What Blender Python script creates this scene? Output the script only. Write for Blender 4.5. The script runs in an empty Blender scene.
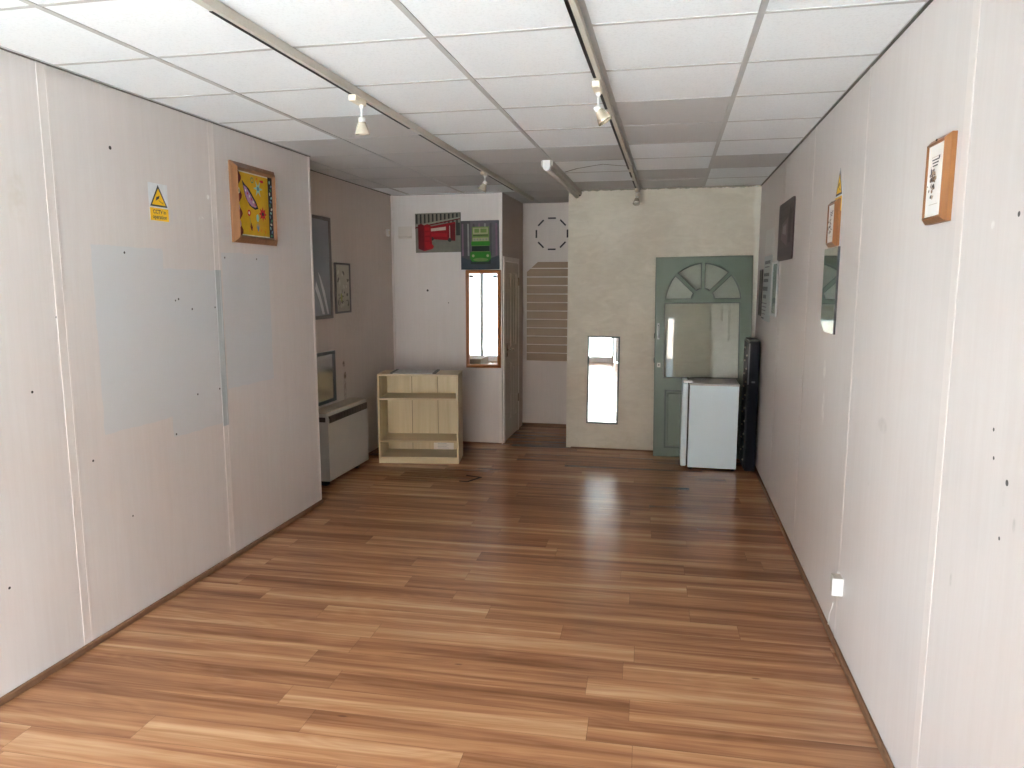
import bpy, bmesh, math, random
from mathutils import Vector, Matrix
random.seed(7)
R = math.radians
PI = math.pi
scn = bpy.context.scene
COL = scn.collection

# ------------------------------------------------------------------ materials
MATS = {}

def nodes_of(m):
    m.use_nodes = True
    nt = m.node_tree
    return nt, nt.nodes['Principled BSDF']

def mth(nt, op, a, b=None, c=None, clamp=False):
    n = nt.nodes.new('ShaderNodeMath')
    n.operation = op
    n.use_clamp = clamp
    for i, v in enumerate((a, b, c)):
        if v is None:
            continue
        if isinstance(v, (int, float)):
            n.inputs[i].default_value = v
        else:
            nt.links.new(v, n.inputs[i])
    return n.outputs[0]

def mixc(nt, fac, a, b, mode='MIX'):
    n = nt.nodes.new('ShaderNodeMix')
    n.data_type = 'RGBA'
    n.blend_type = mode
    if isinstance(fac, (int, float)):
        n.inputs[0].default_value = fac
    else:
        nt.links.new(fac, n.inputs[0])
    for i, v in ((6, a), (7, b)):
        if isinstance(v, (tuple, list)):
            n.inputs[i].default_value = (*v[:3], 1)
        else:
            nt.links.new(v, n.inputs[i])
    return n.outputs[2]

def noise(nt, vec, scale, detail=3, rough=.5, dist=0):
    n = nt.nodes.new('ShaderNodeTexNoise')
    n.inputs['Scale'].default_value = scale
    n.inputs['Detail'].default_value = detail
    n.inputs['Roughness'].default_value = rough
    n.inputs['Distortion'].default_value = dist
    nt.links.new(vec, n.inputs['Vector'])
    return n.outputs['Fac']

def smooth(nt, v, lo, hi):
    n = nt.nodes.new('ShaderNodeMapRange')
    n.interpolation_type = 'SMOOTHSTEP'
    nt.links.new(v, n.inputs['Value'])
    n.inputs['From Min'].default_value = lo
    n.inputs['From Max'].default_value = hi
    return n.outputs['Result']

def scaled(nt, vec, sx, sy, sz):
    n = nt.nodes.new('ShaderNodeVectorMath')
    n.operation = 'MULTIPLY'
    nt.links.new(vec, n.inputs[0])
    n.inputs[1].default_value = (sx, sy, sz)
    return n.outputs[0]

def bump(nt, b, h, strength, dist=.002):
    n = nt.nodes.new('ShaderNodeBump')
    n.inputs['Strength'].default_value = strength
    n.inputs['Distance'].default_value = dist
    nt.links.new(h, n.inputs['Height'])
    nt.links.new(n.outputs[0], b.inputs['Normal'])

def mat(name, col, rough=.5, metal=0.0, var=.05, scale=8, stretch=(1, 1, 1), spec=.5, bmp=0):
    """plain procedural material: base colour with a little noise"""
    if name in MATS:
        return MATS[name]
    m = bpy.data.materials.new(name)
    nt, b = nodes_of(m)
    tc = nt.nodes.new('ShaderNodeTexCoord')
    v = scaled(nt, tc.outputs['Object'], *stretch)
    f = noise(nt, v, scale, 4)
    c = mixc(nt, f, tuple(max(0, x * (1 - var * 2)) for x in col), tuple(min(1, x * (1 + var * 2)) for x in col))
    nt.links.new(c, b.inputs['Base Color'])
    b.inputs['Roughness'].default_value = rough
    b.inputs['Metallic'].default_value = metal
    b.inputs['Specular IOR Level'].default_value = spec
    if bmp:
        bump(nt, b, f, bmp)
    MATS[name] = m
    return m

def wood(name, dark, light, rough=.4, grain='z', scale=1.0):
    if name in MATS:
        return MATS[name]
    m = bpy.data.materials.new(name)
    nt, b = nodes_of(m)
    tc = nt.nodes.new('ShaderNodeTexCoord')
    s = {'x': (2, 40, 40), 'y': (40, 2, 40), 'z': (40, 40, 2)}[grain]
    v = scaled(nt, tc.outputs['Object'], *[q * scale for q in s])
    f = noise(nt, v, 1.0, 5, .6, .4)
    nt.links.new(mixc(nt, smooth(nt, f, .25, .75), dark, light), b.inputs['Base Color'])
    b.inputs['Roughness'].default_value = rough
    MATS[name] = m
    return m

# clear thin pane: reflects by Fresnel, passes the rest
def pane_mat(name, tint=(1, 1, 1), rough=0.0, ior=1.45):
    m = bpy.data.materials.new(name)
    m.use_nodes = True
    nt = m.node_tree
    nt.nodes.clear()
    out = nt.nodes.new('ShaderNodeOutputMaterial')
    mx = nt.nodes.new('ShaderNodeMixShader')
    fr = nt.nodes.new('ShaderNodeFresnel')
    fr.inputs[0].default_value = ior
    tr = nt.nodes.new('ShaderNodeBsdfTransparent')
    tr.inputs[0].default_value = (*tint, 1)
    gl = nt.nodes.new('ShaderNodeBsdfGlossy')
    gl.inputs['Roughness'].default_value = rough
    nt.links.new(fr.outputs[0], mx.inputs[0])
    nt.links.new(tr.outputs[0], mx.inputs[1])
    nt.links.new(gl.outputs[0], mx.inputs[2])
    nt.links.new(mx.outputs[0], out.inputs[0])
    return m

WALLCOL_A = (.555, .50, .47)
WALLCOL_B = (.655, .615, .592)

def wall_mat(name, axis, patches=(), dots=(), stains=(), a=WALLCOL_A, b_=WALLCOL_B, rough=.42):
    """streaky pink-beige wood-effect wallboard. axis: horizontal axis 0=x,1=y of the wall.
    patches: (h0,h1,z0,z1) bare blue-grey areas; dots: (h,z,r) dark screw holes; stains: (h,z,rh,rz,colour)"""
    m = bpy.data.materials.new(name)
    nt, b = nodes_of(m)
    g = nt.nodes.new('ShaderNodeNewGeometry')
    P = g.outputs['Position']
    sep = nt.nodes.new('ShaderNodeSeparateXYZ')
    nt.links.new(P, sep.inputs[0])
    h = sep.outputs[axis]
    z = sep.outputs[2]
    f1 = noise(nt, scaled(nt, P, 30, 30, 1.6), 1.0, 5, .65, .6)
    f2 = noise(nt, scaled(nt, P, 110, 110, 5), 1.0, 3, .6)
    f3 = noise(nt, P, 1.1, 3)
    f = mth(nt, 'ADD', mth(nt, 'MULTIPLY', smooth(nt, f1, .3, .7), .22), mth(nt, 'MULTIPLY', f2, .30))
    f = mth(nt, 'ADD', f, mth(nt, 'MULTIPLY', f3, .45))
    c = mixc(nt, f, a, b_)
    if patches:
        tot = None
        wob = mth(nt, 'MULTIPLY', mth(nt, 'SUBTRACT', noise(nt, P, 14, 3), .5), .02)
        hh = mth(nt, 'ADD', h, wob)
        zz = mth(nt, 'ADD', z, wob)
        for (h0, h1, z0, z1) in patches:
            d1 = mth(nt, 'SUBTRACT', (h1 - h0) / 2, mth(nt, 'ABSOLUTE', mth(nt, 'SUBTRACT', hh, (h0 + h1) / 2)))
            d2 = mth(nt, 'SUBTRACT', (z1 - z0) / 2, mth(nt, 'ABSOLUTE', mth(nt, 'SUBTRACT', zz, (z0 + z1) / 2)))
            k = smooth(nt, mth(nt, 'MINIMUM', d1, d2), 0, .006)
            tot = k if tot is None else mth(nt, 'MAXIMUM', tot, k)
        pc = mixc(nt, f3, (.515, .525, .535), (.575, .58, .585))
        c = mixc(nt, mth(nt, 'MULTIPLY', tot, .93), c, pc)
    for (sh, sz, rh, rz, colr, st) in stains:
        q = mth(nt, 'ADD', mth(nt, 'POWER', mth(nt, 'DIVIDE', mth(nt, 'SUBTRACT', h, sh), rh), 2),
                mth(nt, 'POWER', mth(nt, 'DIVIDE', mth(nt, 'SUBTRACT', z, sz), rz), 2))
        k = mth(nt, 'SUBTRACT', 1, smooth(nt, q, .2, 1.4))
        c = mixc(nt, mth(nt, 'MULTIPLY', k, mth(nt, 'MULTIPLY', smooth(nt, noise(nt, P, 25, 4), .3, .6), st)), c, colr)
    dk = None
    for (dh, dz, r) in dots:
        q = mth(nt, 'ADD', mth(nt, 'POWER', mth(nt, 'SUBTRACT', h, dh), 2), mth(nt, 'POWER', mth(nt, 'SUBTRACT', z, dz), 2))
        k = mth(nt, 'LESS_THAN', q, r * r)
        dk = k if dk is None else mth(nt, 'MAXIMUM', dk, k)
    if dk is not None:
        c = mixc(nt, dk, c, (.03, .025, .02))
    nt.links.new(c, b.inputs['Base Color'])
    b.inputs['Roughness'].default_value = rough
    b.inputs['Specular IOR Level'].default_value = .35
    bump(nt, b, f2, .25, .0015)
    return m

def plaster_mat():
    m = bpy.data.materials.new('cream_plaster')
    nt, b = nodes_of(m)
    g = nt.nodes.new('ShaderNodeNewGeometry')
    P = g.outputs['Position']
    f1 = noise(nt, P, 1.3, 5, .6)
    f2 = noise(nt, scaled(nt, P, 6, 6, 14), 1, 5, .6, 1)
    f3 = noise(nt, P, 30, 3)
    f = mth(nt, 'ADD', mth(nt, 'MULTIPLY', f1, .6), mth(nt, 'MULTIPLY', f2, .4))
    c = mixc(nt, smooth(nt, f, .3, .72), (.50, .45, .36), (.64, .595, .50))
    # ragged dark brown line just under the ceiling
    sep = nt.nodes.new('ShaderNodeSeparateXYZ')
    nt.links.new(P, sep.inputs[0])
    k = smooth(nt, mth(nt, 'ADD', sep.outputs[2], mth(nt, 'MULTIPLY', mth(nt, 'SUBTRACT', f3, .5), .03)), 2.612, 2.62)
    c = mixc(nt, mth(nt, 'MULTIPLY', k, .8), c, (.12, .10, .07))
    # pale wash by the right-hand corner
    q = smooth(nt, mth(nt, 'ADD', sep.outputs[0], mth(nt, 'MULTIPLY', mth(nt, 'SUBTRACT', f1, .5), .15)), .735, .775)
    c = mixc(nt, mth(nt, 'MULTIPLY', q, .5), c, (.72, .72, .66))
    nt.links.new(c, b.inputs['Base Color'])
    b.inputs['Roughness'].default_value = .7
    bump(nt, b, f2, .25, .004)
    return m

def floor_mat():
    m = bpy.data.materials.new('laminate_planks')
    nt, b = nodes_of(m)
    g = nt.nodes.new('ShaderNodeNewGeometry')
    mp = nt.nodes.new('ShaderNodeMapping')
    mp.inputs['Rotation'].default_value = (0, 0, R(-1.7))
    nt.links.new(g.outputs['Position'], mp.inputs[0])
    sep = nt.nodes.new('ShaderNodeSeparateXYZ')
    nt.links.new(mp.outputs[0], sep.inputs[0])
    u, v = sep.outputs[0], sep.outputs[1]
    W = .152
    L = 1.26
    rv = mth(nt, 'DIVIDE', mth(nt, 'SUBTRACT', v, .10), W)
    row = mth(nt, 'FLOOR', rv)
    wn = nt.nodes.new('ShaderNodeTexWhiteNoise')
    wn.noise_dimensions = '1D'
    nt.links.new(row, wn.inputs['W'])
    ru = mth(nt, 'ADD', mth(nt, 'DIVIDE', u, L), mth(nt, 'MULTIPLY', wn.outputs['Value'], 7.3))
    idx = mth(nt, 'FLOOR', ru)
    cb = nt.nodes.new('ShaderNodeCombineXYZ')
    nt.links.new(idx, cb.inputs[0])
    nt.links.new(row, cb.inputs[1])
    w2 = nt.nodes.new('ShaderNodeTexWhiteNoise')
    w2.noise_dimensions = '2D'
    nt.links.new(cb.outputs[0], w2.inputs['Vector'])
    pr = w2.outputs['Value']
    sh = mth(nt, 'MULTIPLY', pr, 37.0)
    cg = nt.nodes.new('ShaderNodeCombineXYZ')
    nt.links.new(mth(nt, 'ADD', mth(nt, 'MULTIPLY', u, .55), sh), cg.inputs[0])
    nt.links.new(mth(nt, 'ADD', mth(nt, 'MULTIPLY', v, 13.0), sh), cg.inputs[1])
    g1 = noise(nt, cg.outputs[0], 1.0, 4, .55, .5)
    cg2 = nt.nodes.new('ShaderNodeCombineXYZ')
    nt.links.new(mth(nt, 'ADD', mth(nt, 'MULTIPLY', u, 2.2), sh), cg2.inputs[0])
    nt.links.new(mth(nt, 'ADD', mth(nt, 'MULTIPLY', v, 75.0), sh), cg2.inputs[1])
    g2 = noise(nt, cg2.outputs[0], 1.0, 5, .6, .5)
    # cathedral rings: bands of a stretched noise
    cg3 = nt.nodes.new('ShaderNodeCombineXYZ')
    nt.links.new(mth(nt, 'ADD', mth(nt, 'MULTIPLY', u, .8), sh), cg3.inputs[0])
    nt.links.new(mth(nt, 'ADD', mth(nt, 'MULTIPLY', v, 5.5), sh), cg3.inputs[1])
    g3 = noise(nt, cg3.outputs[0], 1.0, 2, .4, .3)
    rings = mth(nt, 'ABSOLUTE', mth(nt, 'SUBTRACT', mth(nt, 'FRACT', mth(nt, 'MULTIPLY', g3, 14.0)), .5))
    t = mth(nt, 'ADD', mth(nt, 'MULTIPLY', smooth(nt, g1, .22, .78), .38), mth(nt, 'MULTIPLY', g2, .30))
    t = mth(nt, 'ADD', t, mth(nt, 'MULTIPLY', pr, .20))
    t = mth(nt, 'ADD', t, mth(nt, 'MULTIPLY', rings, .10))
    t = mth(nt, 'ADD', t, .055)
    cr = nt.nodes.new('ShaderNodeValToRGB')
    e = cr.color_ramp.elements
    e[0].position = .16
    e[0].color = (.085, .032, .014, 1)
    e[1].position = .95
    e[1].color = (.61, .405, .24, 1)
    for p, c in ((.38, (.195, .080, .036)), (.58, (.325, .158, .076)), (.76, (.46, .265, .142))):
        q = e.new(p)
        q.color = (*c, 1)
    nt.links.new(t, cr.inputs[0])
    # dark mineral streaks and small knots
    st = mth(nt, 'SUBTRACT', 1, smooth(nt, g1, .26, .36))
    c = mixc(nt, mth(nt, 'MULTIPLY', st, .55), cr.outputs[0], (.11, .045, .025))
    cg4 = nt.nodes.new('ShaderNodeCombineXYZ')
    nt.links.new(mth(nt, 'MULTIPLY', u, 1.7), cg4.inputs[0])
    nt.links.new(mth(nt, 'MULTIPLY', v, 5.0), cg4.inputs[1])
    vo = nt.nodes.new('ShaderNodeTexVoronoi')
    vo.inputs['Scale'].default_value = 1.0
    nt.links.new(cg4.outputs[0], vo.inputs['Vector'])
    kn = mth(nt, 'SUBTRACT', 1, smooth(nt, mth(nt, 'ADD', vo.outputs['Distance'], mth(nt, 'MULTIPLY', g2, .03)), .035, .06))
    c = mixc(nt, mth(nt, 'MULTIPLY', kn, .6), c, (.07, .03, .018))
    # seams
    fv = mth(nt, 'FRACT', rv)
    fu = mth(nt, 'FRACT', ru)
    s1 = mth(nt, 'LESS_THAN', fv, .012)
    s2 = mth(nt, 'LESS_THAN', fu, .0016)
    s = mth(nt, 'MAXIMUM', s1, s2)
    c = mixc(nt, mth(nt, 'MULTIPLY', s, .55), c, (.06, .03, .015))
    nt.links.new(c, b.inputs['Base Color'])
    b.inputs['Roughness'].default_value = .235
    b.inputs['Specular IOR Level'].default_value = .32
    bump(nt, b, g2, .06, .001)
    return m

def tile_mat(name, a, b_, speck, rough=.85):
    m = bpy.data.materials.new(name)
    nt, b = nodes_of(m)
    g = nt.nodes.new('ShaderNodeNewGeometry')
    P = g.outputs['Position']
    f1 = noise(nt, P, 2.0, 3)
    f2 = noise(nt, P, 90, 3, .6)
    c = mixc(nt, f1, a, b_)
    c = mixc(nt, mth(nt, 'MULTIPLY', smooth(nt, f2, .52, .62), speck), c, tuple(x * .8 for x in a))
    nt.links.new(c, b.inputs['Base Color'])
    b.inputs['Roughness'].default_value = rough
    b.inputs['Specular IOR Level'].default_value = .2
    if speck:
        bump(nt, b, f2, .3, .002)
    return m

M_white = mat('white_plastic', (.80, .80, .78), .35, var=.02)
M_cream_pl = mat('cream_plastic', (.72, .66, .53), .4, var=.03)
M_black = mat('black_plastic', (.012, .012, .016), .5, var=.1, spec=.25)
M_mirror = mat('mirror_silver', (.86, .89, .88), .015, 1.0, var=.0)
M_mirror_dim = mat('old_mirror_silver', (.62, .68, .68), .03, 1.0, var=.01)
M_glass = pane_mat('clear_pane')
M_trackbody = mat('track_beige_metal', (.54, .51, .44), .4, .0, var=.03)
M_grid = mat('grey_grid_metal', (.44, .44, .43), .45, .0, var=.03)
M_edge_dark = mat('dark_gap', (.10, .085, .07), .8)
M_brownskirt = mat('brown_skirting', (.17, .088, .048), .7, var=.15, scale=30, spec=.15)
M_oakframe = wood('honey_wood', (.15, .054, .015), (.25, .10, .028), .35, 'z')
M_brownframe = wood('brown_wood', (.26, .10, .032), (.42, .19, .07), .35, 'z')
M_beech = wood('pale_beech_board', (.52, .42, .245), (.63, .53, .34), .45, 'z', .35)
M_green = mat('sage_green_paint', (.10, .132, .095), .45, var=.06, scale=5, bmp=.05)
M_paper = mat('off_white_paper', (.80, .77, .72), .6, var=.02)
M_ink = mat('black_ink', (.03, .028, .03), .6)
M_chrome = mat('chrome', (.75, .75, .72), .15, 1.0, var=0)

# ------------------------------------------------------------------ mesh tools
def bx(bm, x0, x1, y0, y1, z0, z1, mi=0, bev=0, seg=1):
    t = bmesh.new()
    vs = [t.verts.new((x, y, z)) for x in (x0, x1) for y in (y0, y1) for z in (z0, z1)]
    for q in ((0, 1, 3, 2), (4, 6, 7, 5), (0, 4, 5, 1), (2, 3, 7, 6), (0, 2, 6, 4), (1, 5, 7, 3)):
        t.faces.new([vs[i] for i in q])
    bmesh.ops.recalc_face_normals(t, faces=t.faces)
    if bev:
        bmesh.ops.bevel(t, geom=list(t.edges), offset=bev, segments=seg, affect='EDGES', profile=.5)
    for f in t.faces:
        f.material_index = mi
    tmp = bpy.data.meshes.new('t')
    t.to_mesh(tmp)
    t.free()
    bm.from_mesh(tmp)
    bpy.data.meshes.remove(tmp)

def BX(*a, **k):
    bm = bmesh.new()
    bx(bm, *a, **k)
    return bm

def lathe(bm, prof, origin=(0, 0, 0), axis=(0, 0, 1), n=20, mi=0, cap=True, smooth_=True):
    """prof: list of (radius, height) along axis"""
    ax = Vector(axis).normalized()
    q = Vector((0, 0, 1)).rotation_difference(ax)
    o = Vector(origin)
    rings = []
    for r, h in prof:
        ring = []
        for i in range(n):
            a = 2 * PI * i / n
            ring.append(bm.verts.new(o + q @ Vector((max(r, 1e-5) * math.cos(a), max(r, 1e-5) * math.sin(a), h))))
        rings.append(ring)
    fs = []
    for k in range(len(rings) - 1):
        for i in range(n):
            f = bm.faces.new((rings[k][i], rings[k][(i + 1) % n], rings[k + 1][(i + 1) % n], rings[k + 1][i]))
            f.smooth = smooth_
            fs.append(f)
    if cap:
        fs.append(bm.faces.new(rings[0][::-1]))
        fs.append(bm.faces.new(rings[-1]))
    for f in fs:
        f.material_index = mi
    return fs

def tube(bm, pts, r, n=10, mi=0):
    pts = [Vector(p) for p in pts]
    rings = []
    for k, p in enumerate(pts):
        d = (pts[min(k + 1, len(pts) - 1)] - pts[max(k - 1, 0)]).normalized()
        q = Vector((0, 0, 1)).rotation_difference(d)
        rings.append([bm.verts.new(p + q @ Vector((r * math.cos(2 * PI * i / n), r * math.sin(2 * PI * i / n), 0))) for i in range(n)])
    for k in range(len(rings) - 1):
        for i in range(n):
            f = bm.faces.new((rings[k][i], rings[k][(i + 1) % n], rings[k + 1][(i + 1) % n], rings[k + 1][i]))
            f.smooth = True
            f.material_index = mi
    bm.faces.new(rings[0][::-1])
    bm.faces.new(rings[-1])

def plate(outer, holes, depth, bevel=0.0, y0=0.0):
    """2D outlines (x,z) with holes, extruded to thickness depth along y: returns bmesh, front face at y0-depth"""
    cu = bpy.data.curves.new('p', 'CURVE')
    cu.dimensions = '2D'
    cu.fill_mode = 'BOTH'
    cu.extrude = depth / 2 - bevel
    cu.bevel_depth = bevel
    cu.bevel_resolution = 0
    cu.offset = -bevel
    for pl in [outer] + list(holes):
        sp = cu.splines.new('POLY')
        sp.points.add(len(pl) - 1)
        for i, (a, b) in enumerate(pl):
            sp.points[i].co = (a, b, 0, 1)
        sp.use_cyclic_u = True
    o = bpy.data.objects.new('p', cu)
    COL.objects.link(o)
    dg = bpy.context.evaluated_depsgraph_get()
    me = bpy.data.meshes.new_from_object(o.evaluated_get(dg))
    bm = bmesh.new()
    bm.from_mesh(me)
    bpy.data.objects.remove(o)
    bpy.data.curves.remove(cu)
    bpy.data.meshes.remove(me)
    bmesh.ops.remove_doubles(bm, verts=bm.verts, dist=1e-6)
    bmesh.ops.transform(bm, matrix=Matrix.Translation((0, y0 - depth / 2, 0)) @ Matrix.Rotation(PI / 2, 4, 'X'), verts=bm.verts)
    bmesh.ops.recalc_face_normals(bm, faces=bm.faces)
    return bm

def rect(x0, x1, z0, z1):
    return [(x0, z0), (x1, z0), (x1, z1), (x0, z1)]

def text_bm(body, size, x, z, y, align='CENTER'):
    cu = bpy.data.curves.new('t', 'FONT')
    cu.body = body
    cu.size = size
    cu.align_x = align
    cu.align_y = 'CENTER'
    cu.extrude = .0001
    cu.offset = size * .02
    o = bpy.data.objects.new('t', cu)
    COL.objects.link(o)
    dg = bpy.context.evaluated_depsgraph_get()
    me = bpy.data.meshes.new_from_object(o.evaluated_get(dg))
    bm = bmesh.new()
    bm.from_mesh(me)
    bpy.data.objects.remove(o)
    bpy.data.curves.remove(cu)
    bpy.data.meshes.remove(me)
    bmesh.ops.transform(bm, matrix=Matrix.Translation((x, y, z)) @ Matrix.Rotation(PI / 2, 4, 'X'), verts=bm.verts)
    return bm

def obj(name, bm, m, parent=None, loc=None, rotz=0, label=None, kind=None):
    me = bpy.data.meshes.new(name)
    bm.to_mesh(me)
    bm.free()
    o = bpy.data.objects.new(name, me)
    for k in (m if isinstance(m, (list, tuple)) else [m]):
        me.materials.append(k)
    COL.objects.link(o)
    if parent:
        o.parent = parent
    if loc:
        o.location = loc
    if rotz:
        o.rotation_euler.z = rotz
    if label:
        o['label'] = label
    if kind:
        o['kind'] = kind
    return o

def struct(name, bm, m, parent=None):
    return obj(name, bm, m, parent, kind=None if parent else 'structure')

def thing(name, label, cat, loc=(0, 0, 0), rot=(0, 0, 0), group=None):
    o = bpy.data.objects.new(name, None)
    o.empty_display_size = .1
    COL.objects.link(o)
    o.location = loc
    o.rotation_euler = rot
    return tag(o, label, cat, group)

def tag(o, label, cat, group=None):
    o['label'] = label
    o['category'] = cat
    if group:
        o['group'] = group
    return o

class Art:
    """flat coloured shapes printed on a sheet; local x right, z up, facing -y"""
    def __init__(s, y):
        s.bm = bmesh.new()
        s.y = y
        s.mats = []
        s.n = 0

    def poly(s, pts, m):
        if m not in s.mats:
            s.mats.append(m)
        s.n += 1
        yy = s.y - .00025 * s.n
        f = s.bm.faces.new([s.bm.verts.new((a, yy, b)) for a, b in pts])
        if f.calc_area() > 0:
            f.normal_update()
            if f.normal.y > 0:
                f.normal_flip()
        f.material_index = s.mats.index(m)

    def r(s, x0, x1, z0, z1, m):
        s.poly(rect(x0, x1, z0, z1), m)

    def e(s, cx, cz, rx, rz, m, n=18, rot=0):
        s.poly([(cx + rx * math.cos(t) * math.cos(rot) - rz * math.sin(t) * math.sin(rot),
                 cz + rx * math.cos(t) * math.sin(rot) + rz * math.sin(t) * math.cos(rot)) for t in [2 * PI * i / n for i in range(n)]], m)

    def star(s, cx, cz, r0, r1, n, m, ph=0):
        s.poly([(cx + (r0 if i % 2 else r1) * math.cos(PI * i / n + ph), cz + (r0 if i % 2 else r1) * math.sin(PI * i / n + ph)) for i in range(2 * n)], m)

    def line(s, a, b, w, m):
        a = Vector(a)
        b = Vector(b)
        d = (b - a).normalized()
        p = Vector((-d.y, d.x)) * w / 2
        s.poly([tuple(a + p), tuple(b + p), tuple(b - p), tuple(a - p)], m)

    def build(s, name, parent):
        return obj(name, s.bm, s.mats, parent)

def ink(name, col, rough=.45):
    return mat(name, col, max(rough, .5), var=.10, scale=25, spec=.12)

# ------------------------------------------------------------------ key dimensions (metres)
CZ = 2.63          # ceiling
XL, XR = -2.625, .813
XA = -2.92         # alcove wall
YF = -.95          # shop front
YE = 5.07          # end of left wall
YB = 7.43          # back walls
NX0, NX1 = -1.72, -1.03
YN = 8.53          # nook end
LW = R(90)         # things on a left-hand wall
RW = R(-90)        # things on the right-hand wall

# ------------------------------------------------------------------ floor
f = struct('floor', BX(XA - .2, XR + .2, YF - .12, YN + .2, -.1, 0), floor_mat())

# ------------------------------------------------------------------ ceiling: square lay-in tiles in a metal grid
T_light = tile_mat('ceiling_tile_white', (.80, .835, .85), (.84, .87, .885), .25)
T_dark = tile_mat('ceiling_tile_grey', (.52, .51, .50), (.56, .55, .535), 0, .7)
T_crack = mat('tile_crack', (.14, .12, .10), .9)
cols = [XA - .15, -2.72, -2.12, -1.52, -.92, -.32, .277, XR + .15]
rows = [YF - .1] + [2.79 + .583 * k for k in range(-6, 10)] + [YN + .1]
bm = bmesh.new()
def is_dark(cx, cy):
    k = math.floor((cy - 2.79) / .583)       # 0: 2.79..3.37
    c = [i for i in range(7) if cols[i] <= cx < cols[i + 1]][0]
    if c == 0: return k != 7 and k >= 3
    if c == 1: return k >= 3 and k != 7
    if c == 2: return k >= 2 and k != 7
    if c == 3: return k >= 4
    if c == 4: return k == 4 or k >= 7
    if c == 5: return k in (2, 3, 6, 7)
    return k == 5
for i in range(len(cols) - 1):
    for j in range(len(rows) - 1):
        cx, cy = (cols[i] + cols[i + 1]) / 2, (rows[j] + rows[j + 1]) / 2
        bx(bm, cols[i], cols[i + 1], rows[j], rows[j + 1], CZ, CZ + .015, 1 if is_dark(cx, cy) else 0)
ceil = struct('ceiling', bm, [T_light, T_dark])
bm = bmesh.new()
for x in cols[1:-1]:
    bx(bm, x - .012, x + .012, YF, YN, CZ - .004, CZ + .002)
for y in rows[1:-1]:
    bx(bm, XA, XR, y - .009, y + .009, CZ - .002, CZ + .002)
struct('ceiling_grid', bm, M_grid, ceil)
bm = bmesh.new()
bx(bm, XA - .3, XR + .3, YF - .3, YN + .3, CZ + .02, CZ + .15)  # unseen slab added over the tiles to block light from above
struct('light_block_slab', bm, mat('light_block_grey', (.3, .3, .3), .9), ceil)
# crack across one light tile
bm = bmesh.new()
pts = [(-.90, 6.24), (-.78, 6.08), (-.66, 5.98), (-.55, 5.90), (-.44, 5.99), (-.34, 6.04)]
for a, b in zip(pts, pts[1:]):
    d = (Vector(b) - Vector(a)).normalized()
    p = Vector((-d.y, d.x)) * .008
    q = [Vector(a) + p, Vector(b) + p, Vector(b) - p, Vector(a) - p]
    vs = [bm.verts.new((v.x, v.y, CZ - .0008)) for v in q]
    bm.faces.new(vs)
struct('tile_crack', bm, T_crack, ceil)

# ------------------------------------------------------------------ walls
left_dots = [(3.135, 1.851, .006), (3.492, 1.61, .005), (3.518, 1.617, .006), (3.629, 1.559, .006), (3.841, 1.562, .006), (3.634, 1.074, .006),
             (3.843, 1.077, .006), (3.431, .883, .006), (3.963, 1.855, .006), (4.31, 1.857, .006), (2.697, 1.555, .005), (2.54, 1.246, .006),
             (2.837, .877, .006), (3.064, .537, .005), (2.347, .459, .006), (3.09, 2.34, .009)]
left_patch = [(2.92, 3.415, .98, 1.885), (3.405, 3.89, .865, 1.782), (3.927, 4.455, 1.06, 1.89)]
W_left = wall_mat('left_wallboard', 1, left_patch, left_dots, [(2.55, 2.05, .05, .12, (.45, .38, .28), .25), (3.76, 2.065, .025, .015, (.9, .88, .85), .8), (3.83, 2.195, .014, .014, (.9, .88, .85), .8)])
W_right = wall_mat('right_wallboard', 1, (), [(2.007, 1.867, .007), (2.021, 1.262, .005), (1.937, 1.22, .008), (1.95, 1.075, .005), (2.036, 1.333, .005)],
                   [(4.12, 1.25, .035, .05, (.80, .76, .72), .8), (4.1, 1.03, .035, .10, (.80, .76, .72), .8), (3.0, 1.16, .06, .03, (.35, .32, .3), .35), (1.944, 1.179, .012, .02, (.35, .33, .3), .6), (1.882, 1.131, .008, .02, (.35, .33, .3), .6), (2.224, .855, .008, .02, (.35, .33, .3), .5), (2.15, 1.852, .012, .012, (.8, .78, .75), .7), (3.135, .902, .012, .02, (.40, .36, .33), .4)])
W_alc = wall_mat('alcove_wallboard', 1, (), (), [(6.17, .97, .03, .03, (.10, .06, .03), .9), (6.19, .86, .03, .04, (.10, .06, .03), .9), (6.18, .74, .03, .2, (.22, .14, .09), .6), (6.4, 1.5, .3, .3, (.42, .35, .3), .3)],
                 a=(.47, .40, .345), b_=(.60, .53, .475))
W_x = wall_mat('back_wallboard', 0, (), [(-2.10 - .43, 1.63, .012), (-2.3, 1.5, .006)])
W_x.node_tree.nodes  # same board, seams run vertically
T = .12
struct('wall_left', BX(XL - .42, XL, YF - .12, YE, 0, CZ + .01), W_left)
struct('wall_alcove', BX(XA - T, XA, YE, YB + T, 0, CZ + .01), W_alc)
struct('wall_back_left', BX(XA, NX0, YB, YB + .05, 0, CZ + .01), W_x)
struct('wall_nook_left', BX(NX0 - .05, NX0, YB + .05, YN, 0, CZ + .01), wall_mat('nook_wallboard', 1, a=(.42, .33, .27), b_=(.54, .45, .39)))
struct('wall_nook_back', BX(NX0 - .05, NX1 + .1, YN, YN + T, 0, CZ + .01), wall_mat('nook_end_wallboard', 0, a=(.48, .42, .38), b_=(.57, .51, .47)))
struct('wall_back_right', BX(NX1, XR, YB, YB + .06, 0, CZ + .01), plaster_mat())
struct('wall_nook_right', BX(NX1, NX1 + .06, YB + .06, YN, 0, CZ + .01), mat('nook_plaster', (.55, .50, .42), .8))
struct('wall_right', BX(XR, XR + T, YF - .12, YN, 0, CZ + .01), W_right)

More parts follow.
